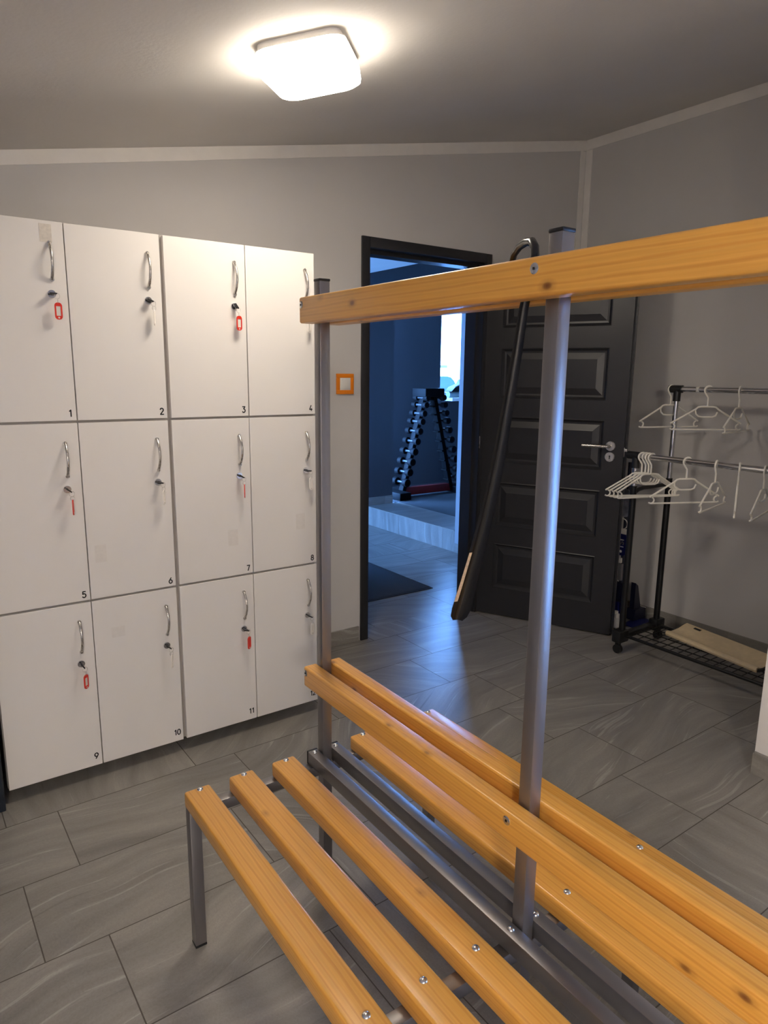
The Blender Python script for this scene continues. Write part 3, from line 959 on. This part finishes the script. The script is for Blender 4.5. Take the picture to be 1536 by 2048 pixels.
for n in (-0.037, 0.0355):
    sd = -1 if n < 0 else 1
    for nm, za, zb in (('backrest_board', 0.6147, 0.6694), ('coat_rail', 1.5364, 1.596)):
        s_ = plank(nm, n, za, zb, 0.0375, 0.005)
        for y in PS:
            m = MB().lathe([(0.0, 0), (0.0085, 0), (0.0085, sd * 0.0012), (0.006, sd * 0.0022), (0.0, sd * 0.0018)], (sd * 0.0187, y - (Y0 + Y1) / 2, 0.012), 'x', 18)
            m.box((sd * 0.0187 + sd * 0.0022, y - (Y0 + Y1) / 2, 0.012), (0.001, 0.004, 0.004), mat=1)
            m.build('screw', [M['bolt'], M['ink']], s_)
PW = 0.0285
for y in PS:
    p = MB().box((0, y, 0.82), (PW, PW, 1.632), 0.003, 2).build('post', M['steel'], bench)
    MB().box((0, y, 1.638), (PW + 0.001, PW + 0.001, 0.006), 0.0015).build('post_cap', M['black'], p)
    MB().box((0, y, 0.0035), (PW + 0.001, PW + 0.001, 0.006), 0.0015).build('foot_cap', M['black'], p)
    for sd in (-1, 1):
        MB().span((sd * 0.0145, y - 0.0145, 0.3565), (sd * 0.3545, y + 0.0145, 0.3853), 0.002).build('crossbeam', M['steel'], bench)
        l = MB().span((sd * 0.3835, y - 0.0145, 0.007), (sd * 0.3548, y + 0.0145, 0.3853), 0.002).build('leg', M['steel'], bench)
        MB().box((sd * 0.36915, y, 0.0035), (0.0295, 0.0295, 0.006), 0.0015).build('foot_cap', M['black'], l)
for sd in (-1, 1):
    r_ = MB().span((sd * 0.0175, Y0, 0.3856), (sd * 0.047, Y1, ZST), 0.003).build('steel_rail', M['steel'], bench)
    MB().span((sd * 0.0170, Y0 - 0.002, 0.3852), (sd * 0.0475, Y0 + 0.004, ZST + 0.0006), 0.0015).build('end_cap', M['black'], r_)
    for y in PS:
        dome(MB(), sd * 0.0325, y - 0.002, ZST - 0.0002, r=0.007, h=0.005).build('bolt', M['bolt'], r_)

# ------------------------------------------------------------------ shoehorn hooked over the rear coat rail
sh = tag(empty('shoehorn', (0.874, 0.83, 1.0)), 'long black shoehorn hanging by its hook from the coat rail', 'shoehorn')
def blade():
    # (x, y, z, width) of the centre line, world coordinates
    K = [(0.8745, 0.8165, 1.605, .013), (0.874, 0.822, 1.57, .014), (0.873, 0.832, 1.53, .0155), (0.872, 0.841, 1.46, .017), (0.870, 0.852, 1.385, .019), (0.868, 0.8635, 1.31, .021),
         (0.866, 0.877, 1.235, .0235), (0.863, 0.893, 1.16, .026), (0.860, 0.910, 1.09, .029), (0.857, 0.926, 1.03, .033), (0.855, 0.938, 0.985, .036), (0.854, 0.944, 0.968, .031), (0.8535, 0.947, 0.958, .018)]
    m = MB()
    org = Vector((0.874, 0.83, 1.0))
    vd = Vector((0.70, -0.71, 0.0)).normalized()   # width direction
    nd = Vector((0.71, 0.70, 0.0)).normalized()
    rows_ = []
    for (x, y, z, w_) in K:
        row = []
        N = 8
        th_ = 0.0022
        cup = w_ * 0.22
        for side in (0, 1):
            for i in range(N + 1):
                u = -1 + 2 * i / N
                if side: u = -u
                dep = -cup * (u * u) + (th_ if side else -th_ * 0.2)
                row.append(m.bm.verts.new(Vector((x, y, z)) - org + vd * (u * w_ / 2) + nd * dep))
        rows_.append(row)
    for A, B in zip(rows_, rows_[1:]):
        n = len(A)
        for k in range(n):
            f = m.bm.faces.new((A[k], A[(k + 1) % n], B[(k + 1) % n], B[k])); f.smooth = True
    m.bm.faces.new(rows_[0]); m.bm.faces.new(rows_[-1])
    return m.build('blade', M['gloss'], sh)
blade()
hook = [(0.8745, 0.8165, 1.600), (0.8755, 0.815, 1.611), (0.880, 0.8205, 1.624), (0.889, 0.836, 1.636), (0.9015, 0.861, 1.6405), (0.914, 0.888, 1.638), (0.925, 0.911, 1.629), (0.9335, 0.926, 1.612), (0.937, 0.931, 1.590)]
m = MB().tube([Vector(p) - Vector((0.874, 0.83, 1.0)) for p in hook], [0.0066, 0.0068, 0.007, 0.007, 0.0068, 0.0064, 0.006, 0.0056, 0.0045], 12)
m.build('hook', M['gloss'], sh)
st = MB()
vd = Vector((0.70, -0.71, 0)).normalized(); nd = Vector((0.71, 0.70, 0)).normalized()
K = [(0.8605, 0.9075, 1.10, .028), (0.857, 0.924, 1.035, .0325), (0.8555, 0.9345, 0.999, .035)]
rr = []
for x, y, z, w_ in K:
    r_ = []
    for u in (-0.98, -0.62):
        r_.append(st.bm.verts.new(Vector((x, y, z)) - Vector((0.874, 0.83, 1.0)) + vd * (u * w_ / 2) + nd * (-w_ * .22 * u * u - 0.0011)))
    rr.append(r_)
for A, B in zip(rr, rr[1:]):
    st.bm.faces.new((A[0], A[1], B[1], B[0]))
so = st.build('sticker', M['sticker'], sh)
so['label'] = 'worn pale sticker'

# ------------------------------------------------------------------ clothes rack on casters
RX0, RX1, RYA, RYB = 3.015, 3.32, 2.066, 1.17
ZF, ZR = 1.037, 1.362
rack = tag(empty('clothes_rack', ((RX0 + RX1) / 2, (RYA + RYB) / 2, 0)), 'two-tier black and chrome clothes rack on casters by the right wall', 'clothes rack')
off = Vector(rack.location)
def rk(m, name, mat, parent=None):
    o = m.build(name, mat, parent or rack)
    if parent is None:
        o.location = -off
    return o
for x, zt in ((RX0, ZF), (RX1, ZR)):
    for y in (RYA, RYB):
        rk(MB().cyl((x, y, 0.10), (x, y, 0.885 if x == RX0 else 0.90), 0.0165, 16), 'lower_post', M['blackm'])
        rk(MB().cyl((x, y, 0.885 if x == RX0 else 0.90), (x, y, zt - 0.04), 0.0125, 16), 'upper_post', M['chrome'])
        sg = 1 if y == RYA else -1
        rk(MB().cyl((x, y, zt - 0.062), (x, y, zt + 0.01), 0.0185, 16).cyl((x, y - sg * 0.028, zt), (x, y + sg * 0.045, zt), 0.0195, 16), 'rail_fitting', M['black'])
    r_ = rk(MB().cyl((x, RYA - 0.02, zt), (x, RYB + 0.02, zt), 0.0145, 20), 'hanging_rail', M['chrome'])
for y in (RYA, RYB):
    b_ = MB().span((2.975, y - 0.02, 0.075), (3.36, y + 0.02, 0.105), 0.006)
    b_.span((2.965, y - 0.026, 0.06), (3.045, y + 0.026, 0.125), 0.008).span((3.285, y - 0.026, 0.06), (3.365, y + 0.026, 0.125), 0.008)
    rk(b_, 'base_beam', M['black'])
    rk(MB().tube([(RX0, y, 0.845), (RX0 + 0.04, y, 0.862), (RX0 + 0.08, y, 0.868), (RX1 - 0.06, y, 0.868), (RX1, y, 0.868)], 0.010, 10), 'brace', M['black'])
    for x in (2.99, 3.345):
        rk(MB().cyl((x - 0.011, y, 0.024), (x - 0.002, y, 0.024), 0.0235, 20).cyl((x + 0.002, y, 0.024), (x + 0.011, y, 0.024), 0.0235, 20).box((x, y, 0.045), (0.018, 0.03, 0.032), 0.006).cyl((x, y, 0.05), (x, y, 0.075), 0.006), 'caster', M['black'])
ws = MB()
for x in (RX0 + 0.01, RX1 - 0.01):
    ws.cyl((x, RYA, 0.092), (x, RYB, 0.092), 0.0085, 12)
n = 20
for i in range(1, n):
    y = RYA + (RYB - RYA) * i / n
    ws.cyl((RX0 + 0.01, y, 0.098), (RX1 - 0.01, y, 0.098), 0.0022, 6)
for x in (RX0 + 0.07, RX0 + 0.14, RX0 + 0.21):
    ws.cyl((x, RYA, 0.0965), (x, RYB, 0.0965), 0.003, 6)
rk(ws, 'wire_shelf', M['blackm'])
lb = MB().box((RX1, 1.95, ZR + 0.0), (0.0302, 0.03, 0.0302), 0.012, 3)
o = rk(lb, 'sticker', M['paper']); o['label'] = 'white sticker on the chrome rail'

# plastic clothes hangers
def make_hanger():
    t = empty('clothes_hanger')
    rh = 0.0205
    cz = -(rh - 0.0036)
    hk = [(rh * math.cos(R(a)), 0, cz + rh * math.sin(R(a))) for a in range(15, 236, 17)]
    hk += [(-0.006, 0, -0.044), (0.0, 0, -0.052), (0.001, 0, -0.062), (0.001, 0, -0.098)]
    MB().tube(hk, 0.0042, 8).build('hook', M['cream'], t)
    r = 0.0045
    b = MB()
    b.tube([(-0.178, 0, -0.181), (-0.06, 0, -0.112), (-0.045, 0, -0.1), (-0.03, 0, -0.097), (0.03, 0, -0.097), (0.045, 0, -0.1), (0.06, 0, -0.112), (0.178, 0, -0.181)], r, 8)
    b.tube([(-0.17, 0, -0.2105), (0.17, 0, -0.2105)], r * 0.9, 8)
    for sg in (-1, 1):
        ring = [(sg * (0.168 + 0.0145 * math.cos(R(a))), 0, -0.196 + 0.0145 * math.sin(R(a))) for a in list(range(150, -1, -15))[::-1]]
        ring = [(sg * (0.1685 + 0.0145 * math.cos(R(a))), 0, -0.196 + 0.0145 * math.sin(R(a))) for a in range(90, 341, 18)]
        ring = [(sg * (0.1685 + 0.0145 * math.cos(R(a))), 0, -0.196 + 0.0145 * math.sin(R(a))) for a in list(range(100, 331, 18))]
        b.tube(ring, 0.0038, 8)
    b.tube([(-0.05, 0, -0.103), (-0.058, 0, -0.115), (-0.054, 0, -0.133), (-0.04, 0, -0.145), (-0.02, 0, -0.148), (0.03, 0, -0.148), (0.046, 0, -0.142), (0.054, 0, -0.124)], 0.004, 8)
    b.build('frame', M['cream'], t)
    return t
hproto = make_hanger()
HG = [
    (RX1, 2.098, ZR, -20, 'white plastic hanger on the upper rail beside its black end fitting'),
    (RX1, 1.897, ZR, -34, 'white plastic hanger facing forward in the middle of the upper rail'),
    (RX1, 1.739, ZR, 10, 'white plastic hanger turned sideways at the right of the upper rail'),
    (RX0, 2.030, ZF, -29, 'white plastic hanger in the bunch of four, nearest the dark door'),
    (RX0, 2.010, ZF, -27, 'white plastic hanger in the bunch of four, second from the dark door'),
    (RX0, 1.993, ZF, -23, 'white plastic hanger in the bunch of four, third from the dark door'),
    (RX0, 1.978, ZF, -19, 'white plastic hanger in the bunch of four, farthest from the dark door'),
    (RX0, 1.791, ZF, -26, 'white plastic hanger facing forward on the lower rail right of the bunch'),
    (RX0, 1.650, ZF, 12, 'white plastic hanger turned sideways on the lower rail left of the edge-on one'),
    (RX0, 1.546, ZF, 27, 'white plastic hanger seen edge-on as a single upright line'),
    (RX0, 1.435, ZF, 14, 'white plastic hanger cut off by the right edge on the lower rail'),
]
for i, (x, y, z, a, lab) in enumerate(HG):
    h = hproto if i == 0 else copy_tree(hproto)
    h.location = (x, y, z + 0.0147)
    h.rotation_euler = (0, 0, R(a))
    tag(h, lab, 'clothes hanger', 'white hangers on the clothes rack')

# beige canvas shelf lying on the wire base
bs = tag(empty('canvas_shelf', (3.185, 1.66, 0.101), R(-9)), 'beige canvas shelf panel with curled lip lying on the base of the clothes rack', 'shelf')
prof = [(-0.062, 0.012), (-0.066, 0.022), (-0.062, 0.033), (-0.052, 0.036), (-0.04, 0.030), (-0.02, 0.028), (0.03, 0.036), (0.075, 0.052), (0.09, 0.054), (0.092, 0.050), (0.075, 0.047), (0.03, 0.030), (-0.02, 0.022), (-0.04, 0.022), (-0.048, 0.014)]
MB().prism(prof, 'xz', -0.27, 0.24, smooth=True).build('canvas', M['beige'], bs)
MB().tube([(-0.055, 0.243, 0.022), (-0.04, 0.243, 0.02), (-0.02, 0.243, 0.02), (0.03, 0.243, 0.03), (0.085, 0.243, 0.048)], 0.0065, 8).tube([(-0.055, -0.273, 0.022), (-0.04, -0.273, 0.02), (-0.02, -0.273, 0.02), (0.03, -0.273, 0.03), (0.085, -0.273, 0.048)], 0.0085, 8).tube([(-0.02, -0.26, 0.008), (-0.02, 0.23, 0.008)], 0.008, 8).tube([(0.06, -0.26, 0.008), (0.06, 0.23, 0.008)], 0.008, 8).build('shelf_frame', M['black'], bs)
MB().box((0.066, 0.155, 0.0512), (0.014, 0.04, 0.001), rot=Matrix.Rotation(R(-15), 3, 'Y')).build('label_patch', M['ink'], bs)

# ------------------------------------------------------------------ cleaning things behind the door
mp = tag(empty('broom', (3.36, 2.345, 0)), 'blue broom with hanging packaging standing behind the open door', 'broom')
MB().cyl((0.012, 0, 0.20), (0.012, 0.0, 0.95), 0.010, 14).build('handle', M['dblue'], mp)
MB().box((0.005, 0.0, 0.19), (0.05, 0.10, 0.12), 0.02, 3).build('head', M['dblue'], mp)
bq = MB()
for i in range(4):
    for j in range(3):
        bq.box((-0.012 + 0.016 * j, -0.036 + 0.024 * i, 0.07), (0.012, 0.018, 0.138), 0.003)
bq.build('bristle_block', M['blue'], mp)
pk = MB().prism(rrect(0.07, 0.125, 0.02), 'yz', -0.014, 0.001, smooth=True)
pk.bm.transform(Matrix.Translation((-0.004, 0.0, 0.478)))
pko = pk.build('package', M['blue'], mp)
pko['label'] = 'blue packaging sleeve with white letters'
lettering('lettering', 'ISI', 0.03, M['white'], pko, (-0.0185, -0.004, 0.488), (0, R(90), R(-90)), weight=0.2)
MB().lathe([(0, 0), (0.008, 0), (0.008, -0.001), (0, -0.001)], (-0.018, -0.004, 0.44), 'x', 12).build('package_dot', M['white'], mp)
MB().box((-0.010, -0.004, 0.556), (0.010, 0.05, 0.03), 0.002).build('package_header', M['cream'], mp)
MB().tube([(-0.012, 0.03 * math.cos(R(a)), 0.60 + 0.03 * math.sin(R(a))) for a in range(0, 360, 20)], 0.003, 6, closed=True).build('hanging_loop', M['clear'], mp)
fb = MB().prism(rrect(0.06, 0.16, 0.02), 'yz', -0.012, -0.004, smooth=True)
fb.bm.transform(Matrix.Translation((0.0, 0.0, 0.72)))
fb.build('plastic_film', M['film'], mp)
MB().box((-0.012, 0.004, 0.385), (0.014, 0.03, 0.03), 0.003).build('clip', M['white'], mp)
MB().box((-0.006, 0.0, 0.315), (0.016, 0.034, 0.10), 0.003).build('grey_sleeve', M['grey'], mp)
wbx = tag(empty('white_bottle', (3.30, 2.31, 0)), 'small white bottle on the floor behind the open door', 'bottle')
MB().box((0, 0, 0.03), (0.045, 0.045, 0.06), 0.006).box((0, 0, 0.07), (0.034, 0.034, 0.03), 0.006).build('body', M['white'], wbx)
MB().cyl((0, 0, 0.08), (0, 0, 0.098), 0.013, 14).build('cap', M['white'], wbx)
dp = tag(empty('dustpan', (3.50, 2.36, 0)), 'dark blue dustpan with upright handle by the right wall baseboard', 'dustpan')
MB().prism([(-0.13, 0.002), (0.05, 0.002), (0.05, 0.012), (0.0, 0.016), (-0.13, 0.006)], 'xz', -0.13, -0.05).build('pan', M['blue'], dp)
MB().prism([(-0.06, 0.017), (0.052, 0.013), (0.052, 0.075), (0.04, 0.08), (-0.05, 0.08)], 'xz', -0.075, -0.02).build('hood', M['dblue'], dp)
MB().prism([(-0.045, 0.081), (0.02, 0.081), (-0.02, 0.22), (-0.045, 0.24)], 'xz', -0.06, -0.03).build('handle', M['dblue'], dp)
MB().box((0.055, -0.048, 0.05), (0.004, 0.05, 0.055), 0.001).build('edge_strip', M['white'], dp)

# ------------------------------------------------------------------ hall mat and gym things
mt = tag(empty('door_mat', (1.99, 3.87, 0.001)), 'dark ribbed entrance mat on the hall floor beyond the door', 'mat')
MB().span((-0.85, -0.385, 0.0), (0.88, 0.39, 0.008), 0.002).build('pile', M['mat'], mt)
MB().span((-0.87, -0.405, 0.0), (0.9, 0.41, 0.004), 0.001).build('rubber_edge', M['matedge'], mt)

dr = tag(empty('dumbbell_rack', (4.545, 5.6, SZ)), 'black A-frame dumbbell rack in the dim gym beyond the step', 'dumbbell rack')
zt = [1.190, 1.118, 1.034, 0.953, 0.857, 0.756, 0.653, 0.550, 0.447, 0.343]
xl = [4.524, 4.507, 4.485, 4.462, 4.435, 4.405, 4.375, 4.343, 4.312, 4.28]
o0 = Vector(dr.location)
MB().span((-0.125, -0.11, 1.02), (0.125, 0.11, 1.105), 0.008).build('top_box', M['iron'], dr)
for sg in (-1, 1):
    a = Vector((sg * 0.06, 0, 1.03)); b_ = Vector((sg * 0.33, 0, 0.02))
    d_ = (b_ - a).normalized()
    m = MB().box((0, 0, 0), (0.045, 0.07, (b_ - a).length), 0.004)
    m.bm.transform(Matrix.Translation((a + b_) / 2) @ Matrix.Rotation(math.atan2(-d_.x, -d_.z), 4, 'Y'))
    m.build('leg', M['iron'], dr)
    MB().span((sg * 0.40 - 0.07, -0.17, 0.0), (sg * 0.40 + 0.07, 0.17, 0.075), 0.006).build('foot', M['iron'], dr)
MB().span((-0.33, -0.03, 0.02), (0.33, 0.03, 0.10), 0.004).build('base_bar', M['redm'], dr)
for sg in (-1, 1):
    for z, x in zip(zt, xl):
        xx = sg * (4.60 - x) * 1.0
        cr_ = MB().box((sg * (4.60 - x) - sg * 0.035, 0.0, z - SZ - 0.0196), (0.05, 0.085, 0.012), 0.003)
        cr_.build('cradle', M['iron'], dr)
ordn = ['top', 'second', 'third', 'fourth', 'fifth', 'sixth', 'seventh', 'eighth', 'ninth', 'lowest']
db0 = None
for sg, nm in ((-1, 'left'), (1, 'right')):
    for i, (z, x) in enumerate(zip(zt, xl)):
        hr = 0.030 + 0.0012 * i
        t = empty('dumbbell', (4.545 + sg * (4.615 - x) + (0.055 if sg > 0 else 0.0) * 0.6, 5.6, z))
        for s2 in (-1, 1):
            MB().lathe([(0.0, s2 * 0.055), (hr * 0.9, s2 * 0.055), (hr, s2 * 0.060), (hr, s2 * 0.108), (hr * 0.93, s2 * 0.114), (hr * 0.6, s2 * 0.114), (hr * 0.55, s2 * 0.111), (0.0, s2 * 0.111)], (0, 0, 0), 'y', 18).build('weight', M['iron'], t)
        MB().cyl((0, -0.06, 0), (0, 0.06, 0), 0.0135, 14).build('grip', M['darksteel'], t)
        pos = {'top': 'top', 'lowest': 'lowest'}.get(ordn[i], ordn[i])
        lab = f'black dumbbell, {pos} one on the {nm} leg of the rack' if i in (0, 9) else f'black dumbbell, {pos} from the top on the {nm} leg of the rack'
        tag(t, lab, 'dumbbell', 'dumbbells on the A-frame rack')

# window sill with a bag and a pale foam roller
tag(MB().span((5.2, GY - 0.22, 1.13), (7.1, GY - 0.001, 1.165), 0.004).build('trim_4', M['white']), kind='structure')
fm = tag(empty('foam_roller', (5.42, GY - 0.12, 1.165)), 'pale foam roller lying on the gym window sill', 'foam roller')
MB().tube([(-0.2, 0, 0.036), (0.27, 0, 0.036)], 0.035, 18).build('roller', M['pale'], fm)
bgo = tag(empty('gym_bag', (5.42, GY - 0.12, 1.236)), 'black gym bag slumped on the foam roller at the gym window', 'bag')
m = MB().prism([(-0.2, 0.0), (0.26, 0.0), (0.28, 0.06), (0.16, 0.075), (0.05, 0.10), (0.0, 0.135), (-0.03, 0.09), (-0.15, 0.045)], 'xz', -0.06, 0.06)
m.build('body', M['bag'], bgo)
MB().tube([(-0.15, -0.062, 0.05), (-0.02, -0.064, 0.11), (0.08, -0.064, 0.09), (0.26, -0.064, 0.07)], 0.006, 8).build('piping', M['pale'], bgo)

# ------------------------------------------------------------------ outdoors
tag(MB().span((-6, 6.45, -0.06), (30, 40, 0.0)).build('ground', M['asphalt']), kind='structure')
car = tag(empty('car', (8.0, 10.9, 0.001)), 'white car parked outside the gym window', 'car')
body = [(-2.6, 0.35), (-2.6, 0.8), (-1.7, 0.98), (-0.9, 1.5), (-0.3, 1.545), (0.75, 1.53), (1.25, 1.05), (1.38, 0.95), (1.4, 0.35)]
MB().prism(body, 'xz', -0.85, 0.85).build('body', M['carpaint'], car)
win = [(-1.4, 1.02), (-0.85, 1.385)] + [(0.60, 1.392), (0.68, 1.375), (0.76, 1.31), (0.82, 1.22), (0.86, 1.12), (0.87, 1.03)]
MB().prism(win, 'xz', -0.862, -0.852).build('side_window', M['carglass'], car)
MB().span((-0.6, -0.78, 1.548), (0.66, -0.72, 1.60), 0.01).build('roof_bar', M['navy'], car)
for x in (-1.75, 0.75):
    MB().cyl((x, -0.86, 0.31), (x, -0.66, 0.31), 0.31, 24).cyl((x, -0.872, 0.31), (x, -0.86, 0.31), 0.19, 20, 1).build('wheel', [M['matedge'], M['inox']], car)
    MB().cyl((x, 0.66, 0.31), (x, 0.86, 0.31), 0.31, 24).build('wheel', M['matedge'], car)
hs = tag(empty('house', (17.0, 26, 0)), 'pale house across the yard seen through the gym window', 'house')
MB().span((-7, 0, 0), (9, 5, 7)).build('facade', M['house'], hs)
for x in (-5.5, -2.6, 0.3, 3.2):
    f = MB()
    f.span((x, -0.06, 2.0), (x + 1.3, 0.0, 2.06)).span((x, -0.06, 3.9), (x + 1.3, 0, 3.96)).span((x, -0.06, 2.06), (x + 0.06, 0, 3.9)).span((x + 1.24, -0.06, 2.06), (x + 1.3, 0, 3.9))
    f.build('window_frame', M['grey'], hs)
